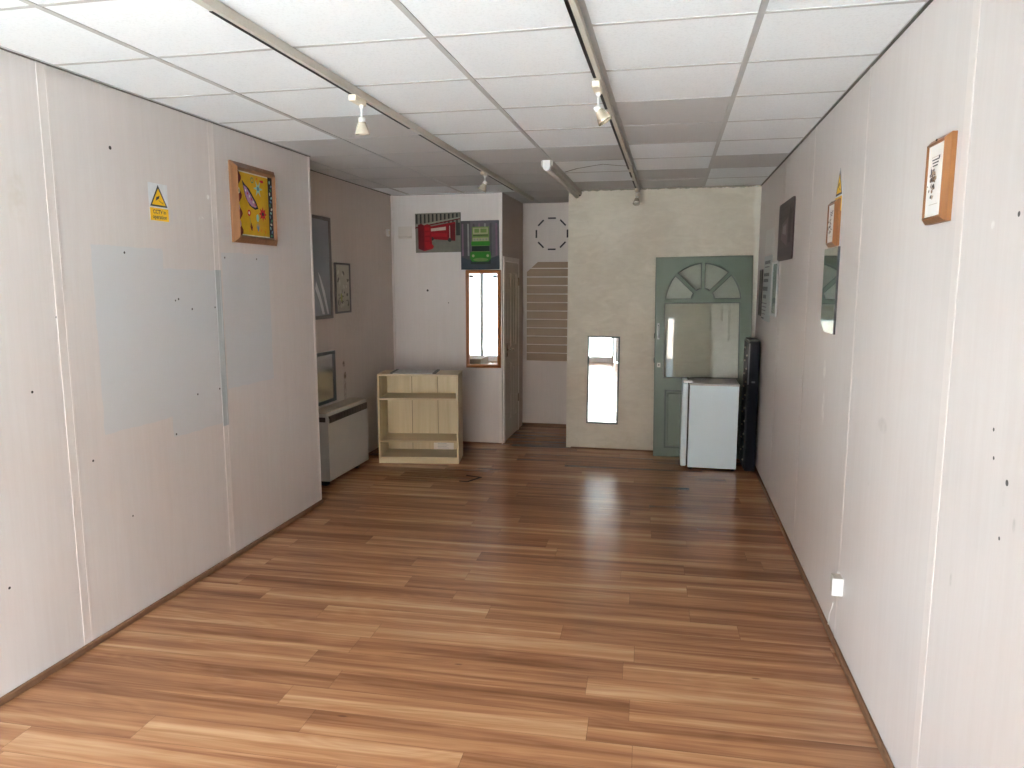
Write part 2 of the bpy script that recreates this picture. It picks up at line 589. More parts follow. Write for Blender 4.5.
# panel cover strips
tn = 0
def strip(y, x, side, z0=0.02, z1=CZ - .005, w=.05, m=None, name=None):
    """double-beaded cover strip on a side wall; side=+1 wall faces +x"""
    global tn
    tn += 1
    bm = bmesh.new()
    h = .0028 if side > 0 else .0017
    if side > 0:
        bx(bm, x, x + .002, y - w / 2, y + w / 2, z0, z1)
        for q in (-1, 1):
            bx(bm, x, x + h, y + q * w / 2 - .006, y + q * w / 2 + .006, z0, z1, bev=.001)
    else:
        bx(bm, x - .002, x, y - w / 2, y + w / 2, z0, z1)
        for q in (-1, 1):
            bx(bm, x - h, x, y + q * w / 2 - .006, y + q * w / 2 + .006, z0, z1, bev=.001)
    return struct('trim_%d' % tn, bm, m or M_strip)
M_strip = mat('cover_strip', (.64, .585, .55), .35, var=.04, scale=4, stretch=(1, 1, .3))
M_stripgrey = mat('cover_strip_grey', (.40, .43, .44), .35, var=.04)
strip(2.725, XL, 1, w=.044)
strip(3.885, XL, 1, .02, .845, w=.044)
strip(3.885, XL, 1, .845, 1.78, w=.044, m=M_stripgrey)
strip(3.885, XL, 1, 1.78, w=.044)
strip(2.382, XR, -1, w=.044)
strip(3.53, XR, -1, w=.010)
strip(4.75, XR, -1, w=.010)
strip(5.93, XR, -1, w=.008)
# corner beads at the end of the left wall and at the nook corners
tn += 1
struct('trim_%d' % tn, BX(XL - .03, XL + .004, YE - .022, YE + .004, 0, CZ - .004, bev=.003), M_strip)
tn += 1
struct('trim_%d' % tn, BX(NX0 - .03, NX0 + .006, YB - .006, YB + .02, 0, CZ - .004, bev=.002), M_strip)
tn += 1
struct('trim_%d' % tn, BX(XA, XA + .016, YB - .016, YB, 0, CZ - .004), M_strip)
# wall-angle along the ceiling edge
def angle(x0, x1, y0, y1):
    global tn
    tn += 1
    struct('trim_%d' % tn, BX(x0, x1, y0, y1, CZ - .006, CZ), M_grid)
    tn += 1
    g = .0015
    struct('trim_%d' % tn, BX(x0 + (0 if x1 - x0 > .1 else 0), x1, y0, y1, CZ - .0095, CZ - .006), M_edge_dark)
angle(XL, XL + .012, YF, YE)
angle(XR - .012, XR, YF, YB)
angle(XA, XA + .012, YE, YB)
angle(XA, NX0, YB - .010, YB)

# skirting beads
def skirt(name, x0, x1, y0, y1, h=.03):
    struct(name, BX(x0, x1, y0, y1, 0, h, bev=.004), M_brownskirt)
skirt('baseboard_left', XL, XL + .018, YF, YE)
skirt('baseboard_right', XR - .018, XR, YF, YB)
skirt('baseboard_alcove', XA, XA + .014, YE, YB, .02)
skirt('baseboard_back_left', XA, NX0, YB - .012, YB, .012)
skirt('baseboard_nook', NX0, NX1, YN - .014, YN, .03)
skirt('baseboard_back_right', NX1 + .05, XR, YB - .006, YB, .010)

# ------------------------------------------------------------------ shop front behind the viewer
M_frame = mat('white_window_frame', (.70, .76, .80), .35, var=.02)
wf = struct('wall_front', BX(XL - .4, XR + .3, YF - .12, YF, 2.46, CZ + .15), mat('fascia', (.5, .5, .5), .6))
def glazing(name, x0, x1, mull):
    bm = bmesh.new()
    bx(bm, x0, x1, YF - .08, YF - .02, 0, .13)
    bx(bm, x0, x1, YF - .08, YF - .02, 2.38, 2.46)
    for x in [x0 + .03, x1 - .03] + mull:
        bx(bm, x - .03, x + .03, YF - .08, YF - .02, .13, 2.38)
    w = struct(name, bm, M_frame)
    struct('pane', BX(x0 + .06, x1 - .06, YF - .052, YF - .048, .13, 2.38), M_glass, w)
glazing('window_1', XL, -1.16, [])
glazing('window_2', -.12, .12, [])
struct('wall_front_right', BX(.12, XR + .3, YF - .12, YF, 0, 2.46), mat('pier_render', (.50, .47, .43), .7))
# the open doorway leaf between them: glazed door
bm = bmesh.new()
bx(bm, -1.16, -.12, YF - .08, YF - .02, 2.1, 2.16)
bx(bm, -1.16, -.12, YF - .08, YF - .02, 2.38, 2.46)
bx(bm, -1.15, -1.07, YF - .07, YF - .03, .02, 2.1)
bx(bm, -.21, -.13, YF - .07, YF - .03, .02, 2.1)
bx(bm, -1.07, -.21, YF - .07, YF - .03, .02, .14)
bx(bm, -1.07, -.21, YF - .07, YF - .03, 2.0, 2.1)
d2 = struct('door_2', bm, M_frame)
struct('pane', BX(-1.07, -.21, YF - .052, YF - .048, .14, 2.0), M_glass, d2)

# street outside
gm = mat('pavement_stone', (.64, .64, .62), .8, var=.1, scale=3)
struct('ground', BX(-14, 12, -4.6, YF - .121, -.14, -.04), gm)
struct('road', BX(-14, 12, -18, -4.6, -.24, -.10), mat('asphalt', (.17, .17, .17), .85, var=.15, scale=20))
bl = thing('street_building', 'brick terraced building facing the shop across the street', 'building', (-1, -14, -.04))
obj('facade', plate(rect(-9, 9, 0, 7.5), [rect(-8 + 3.2 * i, -6.2 + 3.2 * i, .9 + 3 * j, 2.4 + 3 * j) for i in range(5) for j in range(2)], .3), mat('facade_brick', (.30, .24, .20), .8), bl)
for i in range(5):
    for j in range(2):
        obj('window', BX(-8 + 3.2 * i, -6.2 + 3.2 * i, -.1, -.05, .9 + 3 * j, 2.4 + 3 * j), mat('dark_pane', (.05, .06, .07), .1), bl)
bm = bmesh.new()
bx(bm, -9.2, 9.2, -.5, .3, 7.5, 7.65)
obj('roof', bm, mat('slate', (.12, .12, .13), .7), bl)
bl.rotation_euler.z = PI

# ------------------------------------------------------------------ nook door (door_1) in the left side of the passage
M_door = wood('cream_painted_door', (.50, .44, .36), (.58, .52, .44), .4, 'z')
DY0, DY1, DZ = 7.53, 8.20, 1.93
bm = bmesh.new()
bx(bm, NX0, NX0 + .016, DY0 - .055, DY0, 0, DZ + .055, bev=.003)
bx(bm, NX0, NX0 + .016, DY1, DY1 + .055, 0, DZ + .055, bev=.003)
bx(bm, NX0, NX0 + .016, DY0, DY1, DZ, DZ + .055, bev=.003)
tn += 1
struct('trim_%d' % tn, bm, mat('door_casing', (.80, .76, .70), .4))
bm = bmesh.new()
bx(bm, NX0, NX0 + .006, DY0 + .004, DY1 - .004, .012, DZ - .004)
w = DY1 - DY0
for (a, b, c, d) in ((.0, .16, 0, 1), (.42, .58, 0, 1), (.84, 1, 0, 1)):
    bx(bm, NX0 + .006, NX0 + .016, DY0 + .004 + a * (w - .008), DY0 + .004 + b * (w - .008), .012, DZ - .004, bev=.002)
for z0, z1 in ((.012, .22), (.84, 1.02), (DZ - .12, DZ - .004)):
    bx(bm, NX0 + .006, NX0 + .0155, DY0 + .004, DY1 - .004, z0, z1, bev=.002)
for a in (.20, .62):
    for z0, z1 in ((.27, .79), (1.07, DZ - .17)):
        bx(bm, NX0 + .006, NX0 + .013, DY0 + a * w, DY0 + (a + .18) * w, z0, z1, bev=.004)
dr = struct('door_1', bm, M_door)
bm = bmesh.new()
bx(bm, NX0 + .016, NX0 + .022, DY0 + .045, DY0 + .085, .92, 1.07, bev=.003)
tube(bm, [(NX0 + .02, DY0 + .065, 1.0), (NX0 + .06, DY0 + .065, 1.0), (NX0 + .066, DY0 + .08, 1.0), (NX0 + .066, DY0 + .18, .995)], .008)
struct('door_handle', bm, M_chrome, dr)
for z in (.35, 1.68):
    struct('hinge', BX(NX0 + .016, NX0 + .024, DY1 - .03, DY1 + .004, z, z + .09), mat('old_brass', (.25, .19, .12), .4, .8), dr)

# ------------------------------------------------------------------ slatwall panel
t = thing('mounted_slat_panel', 'brown slatted display panel with a clipped corner on the end wall of the passage', 'panel', (0, YN, 0))
PX0, PX1, PZ0, PZ1 = -1.667, NX1 - .01, .785, 1.954
obj('backing', plate([(PX0, PZ0), (PX1, PZ0), (PX1, PZ1), (-1.535, PZ1), (PX0, 1.838)], [], .008), mat('groove_cream', (.62, .54, .44), .5), t)
ys = PZ0
pitch = .0995
M_slat = wood('slat_brown', (.23, .145, .078), (.29, .19, .11), .5, 'x', .5)
k = 0
while ys < PZ1 - .01:
    z0, z1 = ys + .006, min(ys + pitch - .006, PZ1)
    if z1 <= 1.838:
        pl = rect(PX0, PX1, z0, z1)
    else:
        fx = lambda z: PX0 + max(0, (z - 1.838)) / (PZ1 - 1.838) * (PX0 * 0 + (-1.535 - PX0))
        pl = [(fx(z0), z0), (PX1, z0), (PX1, z1), (fx(z1), z1)]
        if z0 < 1.838:
            pl.append((PX0, 1.838))
    obj('slat', plate(pl, [], .010, .001, y0=-.008), M_slat, t)
    ys += pitch
# octagonal ring of bars
t = thing('wall_ornament', 'octagonal ring of eight thin black bars high on the passage end wall', 'wall decoration', (-1.375, YN, 2.277))
for i in range(8):
    a = PI / 4 * i + PI / 2
    bm = BX(-.046, .046, -.008, 0, -.009, .009, bev=.001)
    bmesh.ops.transform(bm, matrix=Matrix.Translation((.183 * math.cos(a), 0, .178 * math.sin(a))) @ Matrix.Rotation(-(a - PI / 2), 4, 'Y'), verts=bm.verts)
    obj('bar', bm, M_black, t)

# ------------------------------------------------------------------ track lighting
M_slot = mat('black_track_slot', (.006, .006, .006), .6)
def track(x, y0, y1, slots, label):
    t = thing('light_track', label, 'light track', (x, y0, CZ - .004), group='ceiling light tracks')
    L = y1 - y0
    bm = bmesh.new()
    bx(bm, -.006, .023, 0, L, -.034, .002, bev=.002)
    bx(bm, .017, .027, 0, L, -.037, -.028, bev=.001)
    obj('rail', bm, M_trackbody, t)
    for a, b in slots:
        obj('slot', BX(-.0075, .006, a - y0, b - y0, -.0355, -.010), M_slot, t, label='black open slot of the rail')
    obj('end_cap', BX(-.008, .026, L - .001, L + .012, -.036, .001, bev=.002), M_trackbody, t)
    return t
track(-1.512, 2.1, 7.95, [(2.28, 3.36), (3.54, 4.16), (4.33, 5.80), (6.05, 7.02)], 'long beige ceiling light track on the left, ending in the back passage')
track(-.352, 2.1, YB - .004, [(2.1, 3.33), (3.52, 3.92), (4.02, 5.95), (6.1, 6.4), (6.62, 7.1)], 'beige ceiling light track on the right, running to the cream back wall')
for x, y, w in ((-1.512, 4.15, .22), (-.352, 3.97, .09), (-.352, 6.03, .07)):
    pass

def spot(x, y, tilt, ax, label, s=1.0, parts=True):
    zt = CZ - .04
    t = thing('track_spotlight', label, 'spotlight', (x, y, zt), group='spotlights on the ceiling tracks')
    obj('adapter', BX(-.02 * s, .016 * s, -.065 * s, .065 * s, -.028 * s, 0, bev=.003), M_cream_pl, t)
    bm = bmesh.new()
    lathe(bm, [(.013, 0), (.011, -.012), (.005, -.016), (.005, -.075)], (0, .04 * s, -.026 * s), n=12)
    obj('stem', bm, M_white, t)
    d = Matrix.Rotation(tilt, 3, ax) @ Vector((0, 0, -1))
    o = Vector((0, .04 * s, -.098 * s))
    bm = bmesh.new()
    lathe(bm, [(.004, -.014), (.017, -.012), (.017, .004), (.019, .012)], o, d, n=16)
    obj('socket', bm, M_white, t)
    bm = bmesh.new()
    lathe(bm, [(.018, .008), (.024, .025), (.034, .056), (.036, .066), (.033, .066), (.031, .056), (.02, .025)], o, d, n=20, cap=False)
    obj('reflector', bm, mat('champagne_reflector', (.74, .66, .52), .25, .6, var=.05), t)
    bm = bmesh.new()
    lathe(bm, [(.012, .014), (.022, .03), (.028, .05), (.024, .058), (0.002, .062)], o, d, n=16)
    obj('bulb', bm, mat('lamp_glass', (.80, .78, .70), .12), t)
    return t
spot(-1.503, 3.42, R(4), 'X', 'small glass spotlight hanging straight down nearest on the left track')
spot(-.350, 3.43, R(-32), 'Y', 'small tilted spotlight nearest on the right track')
spot(-1.503, 5.86, R(25), 'Y', 'small white spotlight further along the left track, above the bus pictures', .8)
spot(-.345, 7.18, R(-35), 'X', 'small spotlight at the far end of the right track by the cream wall', .8)

# batten lamp across the ceiling
t = thing('batten_lamp', 'grey ceiling batten lamp with a rounded white end, running to the cream wall', 'ceiling lamp', (-.945, 5.6, CZ - .006))
obj('housing', BX(-.045, .045, .0, YB - 5.6 - .004, -.045, 0, bev=.004), mat('batten_grey', (.42, .39, .34), .5), t)
bm = bmesh.new()
pr = [(-.028, -.0)] + [(-.028 * math.cos(a), -.048 - .030 * math.sin(a)) for a in [PI * i / 12 for i in range(13)]] + [(.028, 0)]
lo = [bm.verts.new((a, -.022, b)) for a, b in pr]
hi = [bm.verts.new((a, .03, b)) for a, b in pr]
bm.faces.new(lo)
bm.faces.new(hi[::-1])
for i in range(len(pr)):
    j = (i + 1) % len(pr)
    bm.faces.new((lo[i], lo[j], hi[j], hi[i]))
bmesh.ops.recalc_face_normals(bm, faces=bm.faces)
obj('end_cap', bm, M_white, t, label='rounded white end cap')
bm = bmesh.new()
tube(bm, [(0, .03, -.062), (0, YB - 5.6 - .03, -.062)], .018, 14)
obj('diffuser', bm, mat('batten_diffuser', (.50, .47, .42), .4), t)
# hook on cream wall
bm = bmesh.new()
lathe(bm, [(.009, 0), (.009, .004), (.004, .006), (.004, .02), (.007, .022)], (0, 0, 0), (0, -1, 0), 10)
tag(obj('nail', bm, M_ink, loc=(-.917, YB, 2.575)), 'small dark nail high on the cream wall under the batten lamp', 'nail')

# ------------------------------------------------------------------ leaning green door
TH = .045
DW, DH = .915, 1.965
lean = math.atan(.083)
t = thing('green_door', 'sage green panelled door with a fanlight, leaning against the cream back wall', 'door', (-.128, 7.222, 0), (-lean, R(-.8), 0))
# local: x 0..DW, y 0 front .. TH back, z up
cxx, spr, rad, hub = DW / 2 - .003, 1.546, .357, .104
gx0, gx1 = .088, DW - .110
def arc(r, a0, a1, n=14):
    return [(cxx + r * math.cos(a0 + (a1 - a0) * i / n), spr + r * math.sin(a0 + (a1 - a0) * i / n)) for i in range(n + 1)]
holes = [rect(gx0, gx1, .78, 1.52)]
pan = [rect(.105, .425, .085, .66), rect(.475, DW - .105, .085, .66)]
mw = .015
sect = []
bnd = [0, PI / 4, PI / 2, 3 * PI / 4, PI]
for i in range(4):
    a0, a1 = bnd[i], bnd[i + 1]
    oi = mw / rad
    ii = mw / hub
    s0 = 0.02 if i == 0 else oi
    s1 = 0.02 if i == 3 else oi
    q0 = 0.08 if i == 0 else ii
    q1 = 0.08 if i == 3 else ii
    sect.append(arc(rad, a0 + s0, a1 - s1) + arc(hub, a1 - q1, a0 + q0, 6))
bmd = plate(rect(0, DW, 0, DH), holes + sect + pan, TH, .004, y0=TH)
obj('door_leaf', bmd, M_green, t)
# beads round each opening
M_green_d = mat('sage_green_bead', (.045, .062, .048), .4, var=.05)
def ringpoly(pl, off):
    c = Vector((sum(p[0] for p in pl) / len(pl), sum(p[1] for p in pl) / len(pl)))
    out = []
    for p in pl:
        d = Vector(p) - c
        out.append(tuple(c + d * (1 - off / d.length)))
    return out
for pl in holes + sect:
    obj('glazing_bead', plate(pl, [ringpoly(pl, .012)], .022, .0, y0=.026), M_green_d, t)
for pl in pan:
    x0, z0 = pl[0]
    x1, z1 = pl[2]
    bm = BX(x0 - .002, x1 + .002, .016, .03, z0 - .002, z1 + .002)
    bx(bm, x0 + .03, x1 - .03, .006, .018, z0 + .03, z1 - .03, bev=.006)
    obj('door_panel', bm, M_green, t)
    obj('panel_moulding', plate(pl, [ringpoly2 for ringpoly2 in [rect(x0 + .014, x1 - .014, z0 + .014, z1 - .014)]], .016, y0=.020), M_green_d, t)
M_doorglass = pane_mat('door_pane', (.93, .95, .93), .0, 1.6)
M_fan = pane_mat('fan_pane', (.86, .90, .88), .05, 1.6)
obj('pane', BX(gx0 - .003, gx1 + .003, .026, .029, .777, 1.523), M_doorglass, t)
for pl in sect:
    obj('pane', plate([tuple(p) for p in ringpoly(pl, -.004)], [], .003, y0=.029), M_fan, t)
bm = bmesh.new()
tube(bm, [(.036, .0, 1.30), (.036, -.028, 1.29), (.036, -.032, 1.24), (.036, -.028, 1.19), (.036, 0, 1.18)], .007)
bx(bm, .026, .046, -.003, .001, 1.16, 1.32, bev=.001)
obj('pull_handle', bm, mat('dull_steel', (.35, .36, .34), .3, .8), t)
bm = BX(.028, .060, -.006, .001, .885, .930, bev=.002)
o = obj('lock_plate', bm, mat('lock_brass_grey', (.42, .40, .34), .35, .6), t)
bm = bmesh.new()
lathe(bm, [(.008, 0), (.008, .004)], (.044, -.006, .908), (0, -1, 0), 12)
obj('keyhole', bm, M_ink, o)
for z in (.93, 1.17):
    obj('latch', BX(-.006, .001, .008, .03, z, z + .05), M_ink, t)

# ------------------------------------------------------------------ wall mirror on cream wall
t = thing('wall_mirror', 'tall narrow mirror with a thin dark frame on the cream wall', 'mirror', (-.655, YB, .72))
mw2, mh2 = .162, .452
obj('frame', plate(rect(-mw2, mw2, -mh2, mh2), [rect(-mw2 + .016, mw2 - .016, -mh2 + .016, mh2 - .016)], .02, .002), mat('dark_teal_frame', (.035, .055, .055), .4), t)
obj('glass', BX(-mw2 + .010, mw2 - .010, -.012, 0, -mh2 + .010, mh2 - .010), M_mirror, t)
t.rotation_euler = (0, R(0.4), 0)

# ------------------------------------------------------------------ fridge
t = thing('small_fridge', 'white under-counter fridge with its plain side to the room, in front of the green door', 'fridge', (.172, 6.755, 0))
M_fr = mat('fridge_white', (.70, .83, .90), .3, var=.015, scale=3)
M_frtop = mat('fridge_top_grey', (.50, .50, .50), .5, var=.06, scale=5)
obj('cabinet', BX(.022, .455, 0, .42, .02, .79, bev=.004), M_fr, t)
obj('worktop', BX(.018, .459, -.004, .422, .785, .802, bev=.004), M_frtop, t)
obj('door', BX(-.042, .008, -.003, .40, .03, .803, bev=.008, seg=2), M_fr, t)
obj('door_seal', BX(.006, .023, .006, .392, .04, .785), mat('seal_dark', (.05, .055, .06), .7), t)
obj('hinge_cover', BX(-.035, .045, .02, .09, .803, .822, bev=.006), M_white, t)
for x in (.05, .43):
    for y in (.04, .36):
        bm = bmesh.new()
        lathe(bm, [(.018, 0), (.018, .021)], (x, y, 0), n=12)
        obj('foot', bm, M_black, t)

# ------------------------------------------------------------------ tall black unit in corner
t = thing('black_rack_unit', 'tall narrow black unit with rows of small studs, upright in the corner behind the fridge', 'unit', (.703, 6.80, 0), (0, R(-.9) * 0, 0))
M_navy = mat('blue_black_panel', (.006, .007, .014), .55, var=.2, spec=.08)
obj('case', BX(0, .092, 0, .36, 0, 1.19, bev=.005), M_navy, t)
obj('top_cap', BX(-.004, .09, .004, .358, 1.188, 1.20, bev=.003), mat('cap_grey', (.10, .11, .10), .5), t)
obj('stud_panel', BX(-.012, .001, .01, .35, .02, 1.18, bev=.002), M_black, t)
obj('edge_strip', BX(-.006, .006, -.003, .002, .80, 1.17), mat('edge_strip_grey', (.20, .21, .22), .4), t, label='pale grey strip down the upper front edge')
M_stud = mat('stud_steel', (.55, .50, .42), .3, .6)
for j, (yy, zo) in enumerate(((.035, .10), (.20, .16))):
    for i in range(9):
        bm = bmesh.new()
        lathe(bm, [(.009, 0), (.009, .006), (.005, .012)], (-.012, yy, zo + .12 * i), (-1, 0, 0), 10)
        obj('stud', bm, M_stud, t)
obj('catch', BX(.03, .06, -.005, .001, .815, .83), mat('catch_grey', (.2, .2, .2), .3, .5), t)

# ------------------------------------------------------------------ bookcase
BA = math.atan2(.125, .75)
t = thing('bookcase', 'pale beech open bookcase with three shelves standing in front of the alcove', 'bookcase', (-2.682, 6.368, 0), (0, 0, BA))
BWd, BD, BH, pt = .765, .36, .855, .016
obj('side_panel', BX(0, pt, 0, BD, 0, BH), M_beech, t)
obj('side_panel', BX(BWd - pt, BWd, 0, BD, 0, BH), M_beech, t)
M_beech_x = wood('pale_beech_shelf', (.50, .40, .235), (.61, .50, .325), .45, 'x', .6)
obj('top_board', BX(pt, BWd - pt, 0, BD, BH - pt, BH), M_beech_x, t)
for z in (.612, .205, .045):
    obj('shelf', BX(pt, BWd - pt, .006, BD - .006, z, z + pt), M_beech_x, t)
obj('plinth', BX(pt, BWd - pt, .004, .018, 0, .045), M_beech_x, t)
bm = bmesh.new()
for a, b in ((pt, .262), (.264, .520), (.522, BWd - pt)):
    bx(bm, a, b, BD - .008, BD - .002, .048, BH - pt)
obj('back_board', bm, M_beech, t)
for q in (.263, .521):
    obj('board_joint', BX(q - .0025, q + .0025, BD - .0095, BD - .0075, .062, BH - pt), mat('joint_brown', (.16, .12, .07), .7), t)
cr_ = Matrix.Rotation(BA, 3, 'Z')
def on_bc(x, y, z):
    v = cr_ @ Vector((x, y, 0))
    return (-2.682 + v.x, 6.368 + v.y, z)
p = tag(obj('paper_card', BX(-.10, .10, -.001, .0015, 0, .085), M_paper, loc=on_bc(.575, BD - .016, .0615), rotz=BA), 'white printed card propped at the back of the bottom shelf of the bookcase', 'card')
a_ = Art(-.0012)
for i in range(4):
    a_.r(-.06, .05 - .02 * (i % 2), .012 + .015 * i, .016 + .015 * i, ink('grey_print', (.35, .38, .42)))
a_.build('print', p)
t = thing('flat_tray', 'grey flat board with dark edges lying on top of the bookcase', 'board', on_bc(.33, .19, BH), (0, 0, BA))
obj('sheet', BX(-.19, .19, -.15, .15, 0, .008), mat('grey_board', (.36, .35, .32), .35), t)
bm = BX(-.215, -.19, -.15, .15, 0, .012)
obj('edging', bm, mat('dark_edging', (.07, .06, .05), .5), t)
obj('edging', BX(.19, .215, -.15, .15, 0, .012), mat('dark_edging', (.07, .06, .05), .5), t)

# ------------------------------------------------------------------ storage heater
t = thing('storage_heater', 'off-white slim storage heater with a dark grille on the alcove wall', 'heater', (XA, 5.47, 0))
M_heat = mat('heater_enamel', (.44, .43, .395), .35, var=.03)
hw, hd = .80, .175
bm = bmesh.new()
pr = [(0, .055), (hd - .004, .055), (hd, .06), (hd, .585), (hd - .02, .632), (0, .632)]
lo = [bm.verts.new((a, 0, b)) for a, b in pr]
hi = [bm.verts.new((a, hw, b)) for a, b in pr]
bm.faces.new(lo)
bm.faces.new(hi[::-1])
for i in range(len(pr)):
    j = (i + 1) % len(pr)
    bm.faces.new((lo[i], lo[j], hi[j], hi[i]))
bmesh.ops.recalc_face_normals(bm, faces=bm.faces)
obj('casing', bm, M_heat, t)
obj('top_panel', BX(0, hd - .015, -.006, hw + .006, .630, .642, bev=.003), mat('heater_top', (.42, .36, .29), .5, var=.1), t)
bm = bmesh.new()
bx(bm, hd - .012, hd + .003, .02, hw - .01, .548, .606)
for i in range(14):
    bx(bm, hd + .002, hd + .006, .03 + i * .055, .065 + i * .055, .553, .600)
obj('grille', bm, mat('grille_brown', (.045, .035, .03), .5), t)
obj('side_vent', BX(.03, .15, -.004, .004, .56, .60), mat('grille_brown', (.045, .035, .03), .5), t)
for y in (.06, hw - .12):
    bm = BX(.03, hd - .06, y, y + .05, 0, .056)
    obj('foot', bm, M_black, t)

# ------------------------------------------------------------------ alcove frames
def framed(name, label, cat, wall, h0, h1, z0, z1, fw, fd, fm, glassm, group=None, gl='picture'):
    """rectangular framed piece; returns empty at its lower centre"""
    cx, cz = (h0 + h1) / 2, z0
    w, h = (h1 - h0) / 2, z1 - z0
    if wall == 'alcove': loc, rz = (XA, cx, cz), LW
    elif wall == 'left': loc, rz = (XL, cx, cz), LW
    elif wall == 'right': loc, rz = (XR, cx, cz), RW
    else: loc, rz = (cx, YB, cz), 0
    t = thing(name, label, cat, loc, (0, 0, rz), group)
    obj('frame', plate(rect(-w, w, 0, h), [rect(-w + fw, w - fw, fw, h - fw)], fd, min(.004, fw * .2)), fm, t)
    obj(gl, BX(-w + fw - .002, w - fw + .002, -fd * .5, 0, fw - .002, h - fw + .002), glassm, t)
    return t, w, h
M_gframe = mat('pewter_frame', (.13, .12, .12), .4, .3)
M_glaze = mat('grey_glazed_print', (.27, .29, .31), .12, var=.06, scale=3)
t, w, h = framed('framed_print', 'tall grey framed print with curved white lines, at the alcove entrance', 'picture', 'alcove', 5.42, 5.95, 1.40, 2.265, .03, .022, M_gframe, M_glaze)
a_ = Art(-.0112)
wp = ink('pale_curve', (.52, .54, .56))
a_.poly([(.02, .40), (.06, .36), (.13, .24), (.18, .10), (.20, .04), (.17, .04), (.12, .16), (.06, .30)], wp)
a_.build('drawing', t)
a_ = Art(-.0112)
a_.poly([(-.02, .32), (.04, .22), (.09, .12), (.12, .04), (.08, .04), (.03, .15), (-.04, .26)], wp)
a_.build('drawing', t)
t, w, h = framed('framed_map', 'small framed map-like drawing beside the tall grey print in the alcove', 'picture', 'alcove', 6.02, 6.33, 1.435, 1.885, .018, .02, M_gframe, mat('sand_paper', (.42, .39, .31), .5, var=.1))
a_ = Art(-.0102)
gy = [ink('map_tone_%d' % i, c) for i, c in enumerate(((.16, .15, .13), (.55, .53, .46), (.30, .33, .12), (.22, .2, .18)))]
for i in range(34):
    x, z = random.uniform(-.11, .11), random.uniform(.06, .40)
    a_.e(x, z, random.uniform(.005, .018), random.uniform(.008, .03), gy[i % 2] if i % 5 else gy[3], 7, random.uniform(0, 3))
a_.e(-.05, .14, .018, .04, gy[2])
for i in range(9):
    a_.r(-.10 + i * .024, -.097 + i * .024, .03, .12, gy[0])
a_.build('drawing', t)
t, w, h = framed('framed_mirror', 'dark-framed mirror above the storage heater', 'mirror', 'alcove', 5.42, 5.96, .665, 1.115, .028, .022, mat('slate_frame', (.06, .075, .08), .4), mat('dull_mirror', (.45, .46, .45), .18, .9), gl='glass')

# ------------------------------------------------------------------ CCTV signs
M_yel = ink('sign_yellow', (.78, .47, .03))
M_sgnw = ink('sign_white', (.66, .68, .70))
def cctv(wall, y, z, w, h, label, white=True):
    loc, rz = ((XL, y, z), LW) if wall == 'left' else ((XR, y, z), RW)
    t = thing('warning_sign', label, 'sign', loc, (0, 0, rz), 'yellow camera warning signs')
    if white:
        obj('board', BX(-w / 2, w / 2, -.002, 0, 0, h, bev=.0005), M_sgnw, t)
    else:
        obj('board', plate([(-w / 2, 0), (w / 2, 0), (w / 2, h * .37), (0, h), (-w / 2, h * .37)], [], .002), M_sgnw, t)
    a_ = Art(-.002)
    zt = h * .38
    a_.poly([(-w * .46, zt), (w * .46, zt), (0, h * .97)], M_ink)
    a_.poly([(-w * .36, zt + h * .045), (w * .36, zt + h * .045), (0, h * .87)], M_yel)
    a_.poly([(-w * .16, h * .53), (w * .02, h * .60), (w * .06, h * .68), (-w * .12, h * .63)], M_ink)
    a_.line((0, h * .55), (w * .22, h * .47), h * .015, M_ink)
    a_.line((w * .22, h * .47), (w * .22, h * .53), h * .015, M_ink)
    a_.build('pictogram', t)
    p = obj('text_panel', BX(-w * .48, w * .48, -.0035, -.0015, .0, h * .34), M_yel, t)
    bm = text_bm('CCTV in', h * .145, 0, h * .235, -.0038)
    obj('lettering', bm, M_ink, p)
    bm = text_bm('operation', h * .145, 0, h * .10, -.0038)
    obj('lettering', bm, M_ink, p)
cctv('left', 3.405, 2.025, .145, .19, 'yellow and white camera warning sign on the left wall')
cctv('right', 4.015, 2.06, .155, .215, 'yellow camera warning sign on the right wall, partly behind a small wooden frame', False)

# ------------------------------------------------------------------ big painting on left wall
t = thing('framed_painting', 'colourful yellow folk-art painting in a thick honey wood frame on the left wall', 'painting', (XL, 4.297, 1.952), (0, 0, LW))
w, h, fw = .249, .485, .047
bm = bmesh.new()
# mitred frame: outer thick edge sloping inward
def mitred(bm, w, h, fw, d0, d1, douter=None):
    do = d0 * .8 if douter is None else douter
    q0 = .25 if douter is None else .72
    o = [(-w, 0), (w, 0), (w, h), (-w, h)]
    i = [(-w + fw, fw), (w - fw, fw), (w - fw, h - fw), (-w + fw, h - fw)]
    m_ = [(-w + fw * q0, fw * q0), (w - fw * q0, fw * q0), (w - fw * q0, h - fw * q0), (-w + fw * q0, h - fw * q0)]
    rings = [[(a, 0, b) for a, b in o], [(a, -do, b) for a, b in o], [(a, -d0, b) for a, b in m_], [(a, -d1, b) for a, b in i], [(a, 0, b) for a, b in i]]
    V = [[bm.verts.new(p) for p in r] for r in rings]
    for k in range(5):
        for j in range(4):
            q = (j + 1) % 4
            A, B = V[k], V[(k + 1) % 5]
            bm.faces.new((A[j], A[q], B[q], B[j]))
    bmesh.ops.recalc_face_normals(bm, faces=bm.faces)
mitred(bm, w, h, fw, .040, .022, .012)
obj('frame', bm, wood('painting_frame_wood', (.15, .060, .022), (.23, .10, .04), .35, 'z'), t)
obj('canvas', BX(-w + fw - .003, w - fw + .003, -.012, 0, fw - .003, h - fw + .003), ink('paint_yellow', (.52, .31, .018)), t)
a_ = Art(-.012)
